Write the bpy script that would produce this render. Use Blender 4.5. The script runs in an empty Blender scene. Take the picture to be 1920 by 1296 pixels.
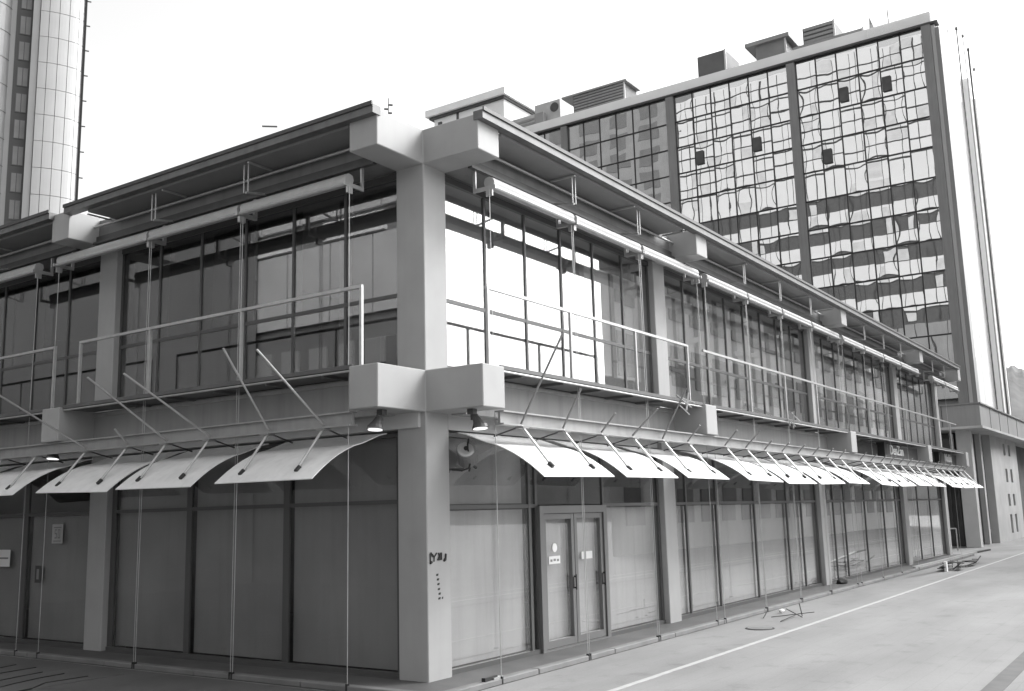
import bpy, bmesh, math, random
from mathutils import Vector, Matrix
random.seed(7)
sc = bpy.context.scene
COL = sc.collection
R_ = math.radians

# ------------------------------------------------------------------ camera
cam_d = bpy.data.cameras.new('camera'); cam = bpy.data.objects.new('camera', cam_d); COL.objects.link(cam)
cam_d.sensor_width = 36.0; cam_d.lens = 34.695; cam_d.clip_start = 0.1; cam_d.clip_end = 3000
RC = [[0.565470923960709, 0.1235634138092703, 0.8154598193184144],
      [-0.8243801963192025, 0.1150018876140734, 0.5542308704519383],
      [-0.025296760103523965, -0.9856503683421415, 0.16689345498031283]]
cam.matrix_world = Matrix([[RC[i][0], -RC[i][1], -RC[i][2], (-11.0549, -9.0516, 2.35)[i]] for i in range(3)] + [[0, 0, 0, 1]])
sc.camera = cam

# ------------------------------------------------------------------ light
SUN_DIR = Vector((0.80, -0.60, 0.0)).normalized()
SUN_EL = R_(42)
world = bpy.data.worlds.new('World'); sc.world = world; world.use_nodes = True
nt = world.node_tree
bg = nt.nodes['Background']
sky = nt.nodes.new('ShaderNodeTexSky'); sky.sky_type = 'NISHITA'; sky.sun_disc = False
sky.sun_elevation = SUN_EL; sky.sun_rotation = math.atan2(SUN_DIR.x, SUN_DIR.y)
sky.dust_density = 4.0; sky.air_density = 1.5; sky.ozone_density = 1.0
bw = nt.nodes.new('ShaderNodeRGBToBW')          # the photograph is black and white
nt.links.new(sky.outputs[0], bw.inputs[0]); nt.links.new(bw.outputs[0], bg.inputs[0])
bg.inputs[1].default_value = 0.15
sd = bpy.data.lights.new('sun', 'SUN'); sd.energy = 1.0; sd.angle = R_(25); sd.color = (1, 1, 1)
sun = bpy.data.objects.new('sun', sd); COL.objects.link(sun)
sv = Vector((SUN_DIR.x * math.cos(SUN_EL), SUN_DIR.y * math.cos(SUN_EL), math.sin(SUN_EL)))
sun.rotation_euler = sv.to_track_quat('Z', 'Y').to_euler(); sun.location = (0, 0, 60)
vs = sc.view_settings
vs.view_transform = 'Standard'; vs.look = 'None'; vs.gamma = 1; vs.use_curve_mapping = False
vs.exposure = 1.4

# ------------------------------------------------------------------ materials
def mat(name, v, rough=0.6, metal=0.0, nscale=0.0, namt=0.0, bump=0.0, bscale=60.0, streak=0.0, spec=0.5):
    m = bpy.data.materials.new(name); m.use_nodes = True
    t = m.node_tree; b = t.nodes['Principled BSDF']
    b.inputs['Base Color'].default_value = (v, v, v, 1); b.inputs['Roughness'].default_value = rough
    b.inputs['Metallic'].default_value = metal
    b.inputs['Specular IOR Level'].default_value = spec
    g = t.nodes.new('ShaderNodeNewGeometry')
    col = None
    if namt:
        n = t.nodes.new('ShaderNodeTexNoise'); n.inputs['Scale'].default_value = nscale; n.inputs['Detail'].default_value = 6
        t.links.new(g.outputs['Position'], n.inputs['Vector'])
        r = t.nodes.new('ShaderNodeMapRange'); r.inputs['From Min'].default_value = .3; r.inputs['From Max'].default_value = .7
        r.inputs['To Min'].default_value = v * (1 - namt); r.inputs['To Max'].default_value = v * (1 + namt)
        t.links.new(n.outputs['Fac'], r.inputs['Value']); col = r.outputs['Result']
    if streak:                                   # vertical weather streaks
        mp = t.nodes.new('ShaderNodeMapping'); mp.inputs['Scale'].default_value = (6, 6, .35)
        t.links.new(g.outputs['Position'], mp.inputs['Vector'])
        n2 = t.nodes.new('ShaderNodeTexNoise'); n2.inputs['Scale'].default_value = 1.0; n2.inputs['Detail'].default_value = 5
        t.links.new(mp.outputs['Vector'], n2.inputs['Vector'])
        r2 = t.nodes.new('ShaderNodeMapRange'); r2.inputs['From Min'].default_value = .45; r2.inputs['From Max'].default_value = .8
        r2.inputs['To Min'].default_value = 1; r2.inputs['To Max'].default_value = 1 - streak
        t.links.new(n2.outputs['Fac'], r2.inputs['Value'])
        mu = t.nodes.new('ShaderNodeMath'); mu.operation = 'MULTIPLY'; mu.inputs[0].default_value = v
        if col: t.links.new(col, mu.inputs[0])
        t.links.new(r2.outputs['Result'], mu.inputs[1]); col = mu.outputs[0]
    if col: t.links.new(col, b.inputs['Base Color'])
    if bump:
        n3 = t.nodes.new('ShaderNodeTexNoise'); n3.inputs['Scale'].default_value = bscale; n3.inputs['Detail'].default_value = 4
        t.links.new(g.outputs['Position'], n3.inputs['Vector'])
        bp = t.nodes.new('ShaderNodeBump'); bp.inputs['Strength'].default_value = bump; bp.inputs['Distance'].default_value = .01
        t.links.new(n3.outputs['Fac'], bp.inputs['Height']); t.links.new(bp.outputs['Normal'], b.inputs['Normal'])
    return m

def glass(name, base, fres, tint, rough=0.0):
    m = bpy.data.materials.new(name); m.use_nodes = True
    t = m.node_tree; t.nodes.clear()
    out = t.nodes.new('ShaderNodeOutputMaterial'); mx = t.nodes.new('ShaderNodeMixShader')
    tr = t.nodes.new('ShaderNodeBsdfTransparent'); tr.inputs[0].default_value = (tint, tint, tint, 1)
    gl = t.nodes.new('ShaderNodeBsdfGlossy'); gl.inputs[0].default_value = (.95, .95, .95, 1); gl.inputs['Roughness'].default_value = rough
    g = t.nodes.new('ShaderNodeNewGeometry'); dt = t.nodes.new('ShaderNodeVectorMath'); dt.operation = 'DOT_PRODUCT'
    t.links.new(g.outputs['Normal'], dt.inputs[0]); t.links.new(g.outputs['Incoming'], dt.inputs[1])
    def mth(op, a, b=None):
        n = t.nodes.new('ShaderNodeMath'); n.operation = op
        for i, q_ in enumerate((a, b)):
            if q_ is None: continue
            if isinstance(q_, (int, float)): n.inputs[i].default_value = q_
            else: t.links.new(q_, n.inputs[i])
        return n.outputs[0]
    schl = mth('POWER', mth('SUBTRACT', 1.0, mth('ABSOLUTE', dt.outputs['Value'])), 5.0)     # Schlick, same from both sides
    mr = t.nodes.new('ShaderNodeMapRange'); mr.inputs['To Min'].default_value = base; mr.inputs['To Max'].default_value = fres
    t.links.new(schl, mr.inputs['Value']); t.links.new(mr.outputs['Result'], mx.inputs[0])
    t.links.new(tr.outputs[0], mx.inputs[1]); t.links.new(gl.outputs[0], mx.inputs[2]); t.links.new(mx.outputs[0], out.inputs[0])
    return m

def mirror(name, dark, fac, rough=0.0):
    m = bpy.data.materials.new(name); m.use_nodes = True
    t = m.node_tree; t.nodes.clear()
    out = t.nodes.new('ShaderNodeOutputMaterial'); mx = t.nodes.new('ShaderNodeMixShader'); mx.inputs[0].default_value = fac
    d = t.nodes.new('ShaderNodeBsdfDiffuse'); d.inputs[0].default_value = (dark, dark, dark, 1)
    gl = t.nodes.new('ShaderNodeBsdfGlossy'); gl.inputs[0].default_value = (.95, .95, .95, 1); gl.inputs['Roughness'].default_value = rough
    t.links.new(d.outputs[0], mx.inputs[1]); t.links.new(gl.outputs[0], mx.inputs[2]); t.links.new(mx.outputs[0], out.inputs[0])
    return m

def emit(name, v, s):
    m = mat(name, v, .3); b = m.node_tree.nodes['Principled BSDF']
    b.inputs['Emission Color'].default_value = (1, 1, 1, 1); b.inputs['Emission Strength'].default_value = s
    return m

CONC = mat('painted_concrete', .34, .55, namt=.07, nscale=1.3, streak=.05, bump=.12, bscale=90)
LEDGE = mat('ledge_steel', .10, .5, namt=.15, nscale=2, streak=.2)
ROOFB = mat('roof_beam_paint', .17, .5, namt=.1, nscale=1.2, streak=.25)
BEAM = mat('grey_beam_paint', .30, .5, namt=.06, nscale=1.0, streak=.22)
STEEL = mat('grey_painted_steel', .20, .4, namt=.08, nscale=3)
DSTEEL = mat('dark_steel', .05, .45, namt=.2, nscale=3)
FRAME = mat('window_frame_grey', .075, .4)
DOORF = mat('door_frame_aluminium', .17, .35, metal=.3)
RAIL = mat('galvanised_rail', .42, .38, metal=.5, namt=.1, nscale=8)
TUBE = mat('pale_cassette_aluminium', .42, .35, metal=.2, namt=.06, nscale=5)
AWN = mat('white_awning_sheet', .74, .5, namt=.06, nscale=2.5, streak=.14)
SOFF = mat('dark_soffit_panel', .20, .5, namt=.08, nscale=1.5)
GUT = mat('gutter_metal', .13, .4, metal=.2, namt=.15, nscale=2, streak=.3)
WHITE = mat('white_paint', .8, .5)
BLACK = mat('black_plastic', .015, .5)
BLIND = mat('pale_blind', .6, .8)
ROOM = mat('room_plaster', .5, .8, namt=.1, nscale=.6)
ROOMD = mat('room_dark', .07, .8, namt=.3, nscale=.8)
PANEL = mat('whitewashed_backing', .35, .75, namt=.10, nscale=.7, streak=.16)
PANEL3 = mat('lane_side_backing', .215, .7, namt=.14, nscale=.7, streak=.12)  # darker grey backing for the lane side panes
PANEL2 = mat('grey_backing', .24, .75, namt=.12, nscale=.7, streak=.12)
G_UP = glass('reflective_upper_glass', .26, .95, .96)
G_UPL = glass('upper_glass_shaded', .17, .95, .55)  # darker copy of the upper glass, dimness of the shaded rooms put into it
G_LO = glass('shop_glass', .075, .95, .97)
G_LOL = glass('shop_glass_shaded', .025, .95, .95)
SCREEN = glass('clear_screen', .18, .9, .93)
HOTELG = mirror('hotel_mirror_glass', .07, .60)
HOTELW = mirror('side_glass_sky_white', .78, .35)  # white base colour stands in for bright sky mirrored in the side glass
HOTELM = mat('hotel_metal_cladding', .19, .45, namt=.1, nscale=.3, streak=.15)
HOTELL = mat('hotel_light_metal', .5, .4)
LINE = mat('hotel_joint_dark', .012, .5)
PODM = mat('podium_panel_grey', .26, .55, namt=.08, nscale=.5, streak=.15)
STONE = mat('pale_stone', .42, .7, namt=.12, nscale=.8)
WHITEW = mat('white_render_wall', .78, .7, namt=.04, nscale=.4)
TOWERP = mat('tower_white_panel', .52, .4, namt=.03, nscale=.4)
TOWERG = mat('tower_grey_cladding', .30, .5, namt=.05, nscale=.4)
TOWERD = mat('tower_dark_window', .03, .15)
TOWERB = mat('tower_dark_spandrel', .06, .5)
SCRAP = mat('scrap_dark', .03, .7, namt=.4, nscale=6)
INK = mat('black_ink', .02, .7)
PAPER = mat('paper_white', .72, .8)
LAMPG = emit('lamp_lens', .8, .5)
KERB = mat('kerb_concrete', .16, .75, namt=.15, nscale=2.2, bump=.3, bscale=40)
PLINTH = mat('plinth_contact_dark', .085, .7, namt=.2, nscale=1.5, bump=.2, bscale=50)  # dark slab, deepened further with contact shade along the building foot
LINEW = mat('road_line_white', .36, .7, namt=.12, nscale=5)
HILLM = mat('hill_woodland', .12, .95, namt=.5, nscale=.06)
SIGN = mat('sign_dark_grey', .07, .5, namt=.12, nscale=2)
LETTER = mat('sign_letter_white', .9, .5)

# ------------------------------------------------------------------ geometry helpers
class MB:
    def __init__(s): s.v = []; s.f = []
    def add(s, vs, fs):
        o = len(s.v); s.v += [tuple(p) for p in vs]; s.f += [tuple(i + o for i in f) for f in fs]; return s
    def box(s, x0, x1, y0, y1, z0, z1):
        return s.add([(x0, y0, z0), (x1, y0, z0), (x1, y1, z0), (x0, y1, z0), (x0, y0, z1), (x1, y0, z1), (x1, y1, z1), (x0, y1, z1)],
                     [(0, 3, 2, 1), (4, 5, 6, 7), (0, 1, 5, 4), (1, 2, 6, 5), (2, 3, 7, 6), (3, 0, 4, 7)])
    def ring(s, pts, r, n=8, cap=True):
        pts = [Vector(p) for p in pts]; vs = []; fs = []; rr = r if isinstance(r, (list, tuple)) else [r] * len(pts)
        up0 = None
        for i, p in enumerate(pts):
            d = (pts[min(i + 1, len(pts) - 1)] - pts[max(i - 1, 0)]).normalized()
            u = d.orthogonal().normalized() if up0 is None else (up0 - d * up0.dot(d)).normalized()
            up0 = u; w = d.cross(u)
            for k in range(n):
                a = 2 * math.pi * k / n
                vs.append(p + (u * math.cos(a) + w * math.sin(a)) * rr[i])
        for i in range(len(pts) - 1):
            for k in range(n):
                fs.append((i * n + k, i * n + (k + 1) % n, (i + 1) * n + (k + 1) % n, (i + 1) * n + k))
        if cap: fs += [tuple(range(n))[::-1], tuple(range((len(pts) - 1) * n, len(pts) * n))]
        return s.add(vs, fs)
    def bar(s, p, q, w, h):                     # square bar p->q, w horizontal width, h height
        p = Vector(p); q = Vector(q); d = (q - p).normalized()
        sx = d.cross(Vector((0, 0, 1)))
        sx = Vector((1, 0, 0)) if sx.length < 1e-4 else sx.normalized()
        sz = sx.cross(d)
        vs = [e + sx * a * w / 2 + sz * b * h / 2 for e in (p, q) for a, b in ((-1, -1), (1, -1), (1, 1), (-1, 1))]
        return s.add(vs, [(3, 2, 1, 0), (4, 5, 6, 7), (0, 1, 5, 4), (1, 2, 6, 5), (2, 3, 7, 6), (3, 0, 4, 7)])
    def prism(s, poly, z0, z1):
        n = len(poly)
        return s.add([(x, y, z0) for x, y in poly] + [(x, y, z1) for x, y in poly],
                     [tuple(range(n))[::-1], tuple(range(n, 2 * n))] + [(i, (i + 1) % n, n + (i + 1) % n, n + i) for i in range(n)])
    def mapped(s, fn):
        s.v = [tuple(fn(*p)) for p in s.v]; return s

BASE = {}
def world_base(o): return BASE.get(o.name, Vector((0, 0, 0)))
MESHES = {}
def mk(name, mb, m, parent=None, label=None, origin=None, smooth=False, bevel=0.0, key=None, kind=None):
    """link the collected shape as one mesh object; coordinates are given in world space"""
    org = Vector(origin) if origin is not None else (world_base(parent) if parent else Vector((0, 0, 0)))
    if key and key in MESHES: me = MESHES[key]
    else:
        me = bpy.data.meshes.new(name)
        me.from_pydata([tuple(Vector(p) - org) for p in mb.v], [], mb.f)
        bm = bmesh.new(); bm.from_mesh(me)
        bmesh.ops.recalc_face_normals(bm, faces=bm.faces)
        if bevel: bmesh.ops.bevel(bm, geom=[e for e in bm.edges if e.calc_face_angle(0) > .6], offset=bevel, segments=1, affect='EDGES', profile=.5)
        bm.to_mesh(me); bm.free()
        if smooth:
            for p in me.polygons: p.use_smooth = True
        me.materials.append(m)
        if key: MESHES[key] = me
    o = bpy.data.objects.new(name, me); COL.objects.link(o)
    BASE[o.name] = org
    if parent is not None:
        o.parent = parent; o.location = org - world_base(parent)
    else: o.location = org
    if label: o['label'] = label
    if kind: o['kind'] = kind
    return o
def tag(o, label, cat, group=None):
    o['label'] = label; o['category'] = cat
    if group: o['group'] = group
    return o
def thing(name, label, cat, loc, group=None):
    o = bpy.data.objects.new(name, None); COL.objects.link(o); o.location = loc; o.empty_display_size = .3
    BASE[o.name] = Vector(loc); return tag(o, label, cat, group)
def structure(o): o['kind'] = 'structure'; return o

# facade frames: s along the wall, d outwards from it, z up
FR = lambda s, d, z: (s, -d, z)                 # street facade, runs along +x, looks towards -y
FL = lambda s, d, z: (-d, s, z)                 # shaded facade, runs along +y, looks towards -x
W = .54                                         # column width

# ================================================================== SETTING
def ground_mat(name, v, namt, joint=True, sx=.6, sy=.3):
    m = bpy.data.materials.new(name); m.use_nodes = True; t = m.node_tree; b = t.nodes['Principled BSDF']
    g = t.nodes.new('ShaderNodeNewGeometry')
    n = t.nodes.new('ShaderNodeTexNoise'); n.inputs['Scale'].default_value = .45; n.inputs['Detail'].default_value = 8
    mp = t.nodes.new('ShaderNodeMapping'); mp.inputs['Scale'].default_value = (.5, 1.6, 1)
    t.links.new(g.outputs['Position'], mp.inputs['Vector']); t.links.new(mp.outputs['Vector'], n.inputs['Vector'])
    r = t.nodes.new('ShaderNodeMapRange'); r.inputs['From Min'].default_value = .3; r.inputs['From Max'].default_value = .7
    r.inputs['To Min'].default_value = v * (1 - namt); r.inputs['To Max'].default_value = v * (1 + namt)
    t.links.new(n.outputs['Fac'], r.inputs['Value'])
    n2 = t.nodes.new('ShaderNodeTexNoise'); n2.inputs['Scale'].default_value = 30; n2.inputs['Detail'].default_value = 3
    t.links.new(g.outputs['Position'], n2.inputs['Vector'])
    r2 = t.nodes.new('ShaderNodeMapRange'); r2.inputs['To Min'].default_value = .88; r2.inputs['To Max'].default_value = 1.12
    t.links.new(n2.outputs['Fac'], r2.inputs['Value'])
    mu = t.nodes.new('ShaderNodeMath'); mu.operation = 'MULTIPLY'
    t.links.new(r.outputs['Result'], mu.inputs[0]); t.links.new(r2.outputs['Result'], mu.inputs[1])
    last = mu.outputs[0]
    if joint:
        bk = t.nodes.new('ShaderNodeTexBrick'); bk.inputs['Scale'].default_value = 1
        bk.inputs['Brick Width'].default_value = sx; bk.inputs['Row Height'].default_value = sy; bk.inputs['Mortar Size'].default_value = .006
        bk.inputs['Color1'].default_value = (1, 1, 1, 1); bk.inputs['Color2'].default_value = (.97, .97, .97, 1); bk.inputs['Mortar'].default_value = (.88, .88, .88, 1)
        t.links.new(g.outputs['Position'], bk.inputs['Vector'])
        m3 = t.nodes.new('ShaderNodeMath'); m3.operation = 'MULTIPLY'
        t.links.new(last, m3.inputs[0]); t.links.new(bk.outputs['Color'], m3.inputs[1]); last = m3.outputs[0]
    n4 = t.nodes.new('ShaderNodeTexNoise'); n4.inputs['Scale'].default_value = 1.7; n4.inputs['Detail'].default_value = 7; n4.inputs['Roughness'].default_value = .65
    t.links.new(g.outputs['Position'], n4.inputs['Vector'])
    r4 = t.nodes.new('ShaderNodeMapRange'); r4.inputs['From Min'].default_value = .56; r4.inputs['From Max'].default_value = .72
    r4.inputs['To Min'].default_value = 1; r4.inputs['To Max'].default_value = .74
    t.links.new(n4.outputs['Fac'], r4.inputs['Value'])
    m4 = t.nodes.new('ShaderNodeMath'); m4.operation = 'MULTIPLY'; t.links.new(last, m4.inputs[0]); t.links.new(r4.outputs['Result'], m4.inputs[1]); last = m4.outputs[0]
    bp = t.nodes.new('ShaderNodeBump'); bp.inputs['Strength'].default_value = .25; bp.inputs['Distance'].default_value = .01
    t.links.new(n2.outputs['Fac'], bp.inputs['Height']); t.links.new(bp.outputs['Normal'], b.inputs['Normal'])
    t.links.new(last, b.inputs['Base Color']); b.inputs['Roughness'].default_value = .75
    return m
PAVE = ground_mat('plaza_paving', .20, .18)
GROUNDM = ground_mat('outer_ground', .2, .2, False)
LPAVE = ground_mat('lane_paving', .10, .2, True, 1.2, .6)

def sheet(name, poly, z, m):
    return structure(mk(name, MB().add([(x, y, z) for x, y in poly], [tuple(range(len(poly)))]), m))
sheet('ground', [(-1200, -1200), (1200, -1200), (1200, 1200), (-1200, 1200)], -.012, GROUNDM)
sheet('plaza_pavement', [(-10, -60), (140, -60), (140, -2.36), (4, -2.36), (-10, -2.36)], -.004, PAVE)
sheet('side_pavement', [(-.0, -2.36), (140, -2.36), (140, 3.2), (36.5, 3.2), (36.5, -.86), (-.0, -.86)], -.004, PAVE)
sheet('lane_pavement', [(-24, -2.36), (0, -2.36), (0, -.86), (-.86, -.86), (-.86, 60), (-24, 60)], -.004, LPAVE)
structure(mk('painted_line', MB().box(-1.5, 120, -2.445, -2.355, -.003, .004), LINEW))
structure(mk('painted_line', MB().box(-20, 120, -7.75, -7.5, -.003, .004), LINEW))
structure(mk('painted_line', MB().box(-20, 120, -8.5, -8.35, -.003, .004), LINEW))
structure(mk('drain_channel', MB().box(-4, 60, -6.78, -6.54, -.003, .003), mat('drain_dark_band', .09, .7, namt=.2, nscale=3)))

# plinth under the building and its kerb stones
pl = structure(mk('plinth', MB().box(-.62, 36.3, -.62, 18, -.01, .06), PLINTH))
for i in range(16):
    x0 = -.72 + i * 2.33
    mk('kerb_stone', MB().box(x0 + .008, x0 + 2.322, -.78, -.625, -.01, .075), KERB, pl, origin=(x0, -.7, 0), bevel=.012, key='kerbR')
for i in range(6):
    y0 = -.62 + i * 2.33
    mk('kerb_stone', MB().box(-.78, -.625, y0 + .008, y0 + 2.322, -.01, .075), KERB, pl, origin=(-.7, y0, 0), bevel=.012, key='kerbL')

# paving slabs of the lane: cracked joints seen at lower left
mh = thing('manhole_cover', 'round dark iron manhole cover set in the paving beside the white line', 'manhole', (8.07, -1.73, 0))
mk('cover', MB().ring([(8.07, -1.73, -.003), (8.07, -1.73, .012)], .24, 24), HOTELM, mh)
mk('rim', MB().ring([(8.07, -1.73, -.003), (8.07, -1.73, .006)], .28, 24), SCRAP, mh)

# hills far off
def hill():
    mb = MB(); n = 500; rows = 12
    rng = random.Random(3)
    ph = [rng.uniform(0, 6.28) for _ in range(8)]
    for j in range(rows):
        for i in range(n + 1):
            a = R_(-52 + 80 * i / n); u = j / (rows - 1)
            rad = 190 + 180 * u
            h = (29 + 6 * math.sin(a * 7 + ph[0]) + 4 * math.sin(a * 17 + ph[1]) + 1.5 * math.sin(a * 43 + ph[2]) + 1.0 * math.sin(a * 71 + ph[3]) + .8 * math.sin(a * 163 + 9 * u)) * (rad / 260)
            z = h * math.sin(min(1, u * 1.3) * math.pi / 2) + rng.uniform(-1, 1) * u * 1.1
            if j == 0: z = -1
            mb.v.append((-11 + rad * math.cos(a), -9 + rad * math.sin(a), z))
    for j in range(rows - 1):
        for i in range(n):
            k = j * (n + 1) + i
            mb.f.append((k, k + 1, k + n + 2, k + n + 1))
    o = mk('hill', mb, HILLM, smooth=True); structure(o)
hill()

# ================================================================== CORNER BUILDING
B = thing('corner_building', 'two storey grey framed commercial building with wide glazing and projecting beam ends', 'building', (0, 0, 0))
COLR = [0, 7.71, 18.04, 28.14, 35.5]
COLL = [0, 7.66, 18.0]
ZB, ZS, ZT0, ZT1 = 3.82, 4.43, 7.60, 8.12      # bracket heights

def colbox(x0, y0): return MB().box(x0, x0 + W, y0, y0 + W, .0, ZT0 + .02)
cc = mk('column', colbox(0, 0), CONC, B, origin=(0, 0, 0), bevel=.012, label='corner column with scrawl and stencilled marks on its bright face')
for x in COLR[1:]: mk('column', colbox(x, 0), CONC, B, origin=(x, 0, 0), bevel=.012, key='col')
for y in COLL[1:]: mk('column', colbox(0, y), CONC, B, origin=(0, y, 0), bevel=.012, key='col')
# cross-shaped beam ends at the corner, single ones elsewhere
cross = [(-1.03, 0), (-.001, -.001), (0, -1.03), (W, -1.03), (W + .002, -.002), (W + .002, W + .002), (-.002, W + .002), (-1.03, W)]
for z0, z1 in ((ZB, ZS), (ZT0 - .02, ZT1)):
    mk('beam_end', MB().prism(cross, z0, z1), CONC, B, bevel=.012, label='cross shaped beam end at the corner column')
    for x in COLR[1:]: mk('beam_end', MB().box(x - .002, x + W + .002, -1.03, .4, z0, z1), CONC, B, origin=(x, 0, z0), bevel=.012, key='beR%.1f' % z0)
    for y in COLL[1:]: mk('beam_end', MB().box(-1.03, .4, y - .002, y + W + .002, z0, z1), CONC, B, origin=(0, y, z0), bevel=.012, key='beL%.1f' % z0)

def fbox(F, s0, s1, d0, d1, z0, z1, mb=None):
    mb = mb or MB(); t = MB().box(s0, s1, d0, d1, z0, z1).mapped(F); mb.add(t.v, t.f); return mb
def fbar(F, p, q, w, h, mb): mb.bar(F(*p), F(*q), w, h); return mb
def ftube(F, pts, r, mb, n=8): mb.ring([F(*p) for p in pts], r, n); return mb

def bay(F, s0, s1, n, side, idx):
    """fixed steelwork between two columns at s0 (its far face) and s1"""
    L = side == 'L'
    # first-floor edge: ledge, fascia beam, inner trim
    mk('ledge', fbox(F, s0, s1, .33, .93, 4.385, 4.43), LEDGE, B)
    mk('ledge_edge', fbox(F, s0, s1, .93, .965, 4.405, 4.465), LEDGE, B)
    mb = MB(); ftube(F, [(s0, .945, 4.378), (s1, .945, 4.378)], .017, mb); mk('ledge_edge_rail', mb, RAIL, B)
    for k_ in range(int((s1 - s0) / 1.2)):
        mk('ledge_bracket', fbox(F, s0 + .6 + k_ * 1.2, s0 + .64 + k_ * 1.2, .33, .92, 4.34, 4.384), LEDGE, B)
    if not (side == 'R' and idx >= 2):
        mk('fascia_beam', fbox(F, s0, s1, .05, .32, 3.80, 4.372), BEAM, B)
        mk('trim_strip', fbox(F, s0, s1, .325, .36, 4.29, 4.345), RAIL, B)
    # rail that carries the awnings, below the beam ends
    e0 = s0 - W if idx else s0 + .05
    mb = fbox(F, e0, s1, .86, .90, 3.63, 3.79); fbox(F, e0, s1, .80, .96, 3.79, 3.812, mb); fbox(F, e0, s1, .80, .96, 3.605, 3.63, mb)
    mk('awning_rail', mb, BEAM, B)
    # eaves
    mk('gutter', fbox(F, s0 - ((.06 if L else W - .003) if idx else W + .02), s1, .97, 1.14, 8.02, 8.15), GUT, B)
    mk('gutter_lip', fbox(F, s0 - ((.06 if L else W - .003) if idx else W + .02), s1, 1.141, 1.165, 8.13, 8.19), DSTEEL, B)
    gap = .55
    a, b = s0 + (.1 if not L else .04), s1 - gap
    k = 3 if n == 6 else 4
    for i in range(k):
        p0 = a + (b - a) * i / k; p1 = a + (b - a) * (i + 1) / k
        mk('soffit_panel', fbox(F, p0 + .006, p1 - .006, .405, 1.0, 7.975, 8.018), SOFF, B)
        am = fbox(F, p1 - .02, p1 + .02, .52, 1.0, 7.93, 7.952)
        mk('soffit_arm', am, RAIL, B)
    mk('eaves_rail', ftube(F, [(s0, .50, 7.90), (s1, .50, 7.90)], .025, MB()), RAIL, B)
    mk('roof_beam', fbox(F, s0, s1, -.12, .40, 7.62, 8.05), ROOFB, B)
    mb = fbox(F, s0, s1, .44, .52, 7.56, 7.60); fbox(F, s0, s1, .43, .455, 7.60, 7.72, mb)
    mk('cable_tray', mb, DSTEEL, B)
    # hanger rods in pairs
    m = s0 + .1
    for i in range(1, k):
        ss = s0 + (s1 - s0) * i / k
        mb = MB(); ftube(F, [(ss - .05, .9, 7.97), (ss - .05, .9, 7.50)], .013, mb, 6); ftube(F, [(ss + .05, .9, 7.97), (ss + .05, .9, 7.50)], .013, mb, 6)
        fbar(F, (ss, .9, 7.5), (ss, .45, 7.58), .03, .03, mb)
        mk('hanger_rod', mb, RAIL, B)

PANE = {}
def pane(F, s0, s1, z0, z1, d, m, parent, tilt=.0015):
    w = s1 - s0; h = z1 - z0
    key = 'pane%s%.2f_%.2f%s' % ('R' if F is FR else 'L', w, h, m.name)
    c = F((s0 + s1) / 2, d, (z0 + z1) / 2)
    o = mk('pane', fbox(F, s0 + .01, s1 - .01, d - .006, d + .006, z0 + .01, z1 - .01), m, parent, origin=c, key=key)
    o.rotation_euler = (random.uniform(-tilt, tilt), random.uniform(-tilt, tilt), random.uniform(-tilt, tilt))
    return o

def window(F, s0, s1, cuts, z0, z1, trans, m, bar=.05, d=-.15, head=.1, sill=.08, frame=FRAME, dpt=.05, skip=()):
    """one glazed bay: frame mesh, every pane its own child"""
    mb = MB()
    fbox(F, s0, s1, d - dpt / 2, d + dpt / 2 + .02, z1 - head, z1, mb); fbox(F, s0, s1, d - dpt / 2, d + dpt / 2 + .02, z0, z0 + sill, mb)
    ss = [s0] + list(cuts) + [s1]
    for i, c in enumerate(ss):
        a, b = (c, c + bar) if i == 0 else ((c - bar, c) if i == len(ss) - 1 else (c - bar / 2, c + bar / 2))
        fbox(F, a, b, d - dpt / 2 + .003, d + dpt / 2, z0 + sill, z1 - head, mb)
    for i in range(len(ss) - 1):
        if i in skip: continue
        for t in trans: fbox(F, ss[i] + bar / 2, ss[i + 1] - bar / 2, d - dpt / 2 + .006, d + dpt / 2 - .004, t - .03, t + .03, mb)
    w = mk('window', mb, frame, B)
    zz = [z0 + sill] + list(trans) + [z1 - head]
    for i in range(len(ss) - 1):
        if i in skip: continue
        for j in range(len(zz) - 1):
            pane(F, ss[i] + bar / 2 - .01, ss[i + 1] - bar / 2 + .01, zz[j] + (.02 if j else -.01), zz[j + 1] - (.02 if j < len(zz) - 2 else -.01), d, m, w)
    return w
def even(a, b, n): return [a + (b - a) * i / n for i in range(1, n)]

# --- street facade
baysR = [(COLR[i] + W, COLR[i + 1], 6 if i in (0, 3) else 8, i) for i in range(4)]
baysL = [(COLL[i] + W, COLL[i + 1], 6 if i == 0 else 8, i) for i in range(2)]
for s0, s1, n, i in baysR: bay(FR, s0, s1, n, 'R', i)
for s0, s1, n, i in baysL: bay(FL, s0, s1, n, 'L', i)
for s0, s1, n, i in baysR:
    w = window(FR, s0, s1, even(s0, s1, n), 4.50, 7.60, [5.60], G_UP)
    qb = random.Random(50 + i); ps = [s0] + even(s0, s1, n) + [s1]
    for j in range(n):
        if i == 0 and j < n - 2: continue
        if qb.random() < (.8 if i in (0, 1) else .45):
            zb = qb.choice([4.62, 4.62, 5.0, 5.6]); mk('blind', fbox(FR, ps[j] + .05, ps[j + 1] - .06 - qb.random() * .3, -.42 - .05 * qb.random(), -.36, zb, 7.45 - qb.choice([0, 0, .3])), BLIND, w)
    if i in (1, 2):
        for j in range(7):                       # stored planks and rails leaning behind the glass
            x_ = s0 + .5 + qb.random() * (s1 - s0 - 2); z_ = 4.6 + qb.random() * 2.0
            mk('stored_plank', MB().bar((x_, .30, z_), (x_ + .8 + qb.random() * 1.2, .33, z_ + qb.uniform(-.5, .3)), .04, .07 + .06 * qb.random()), ROOM if j % 2 else DSTEEL, B)
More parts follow.
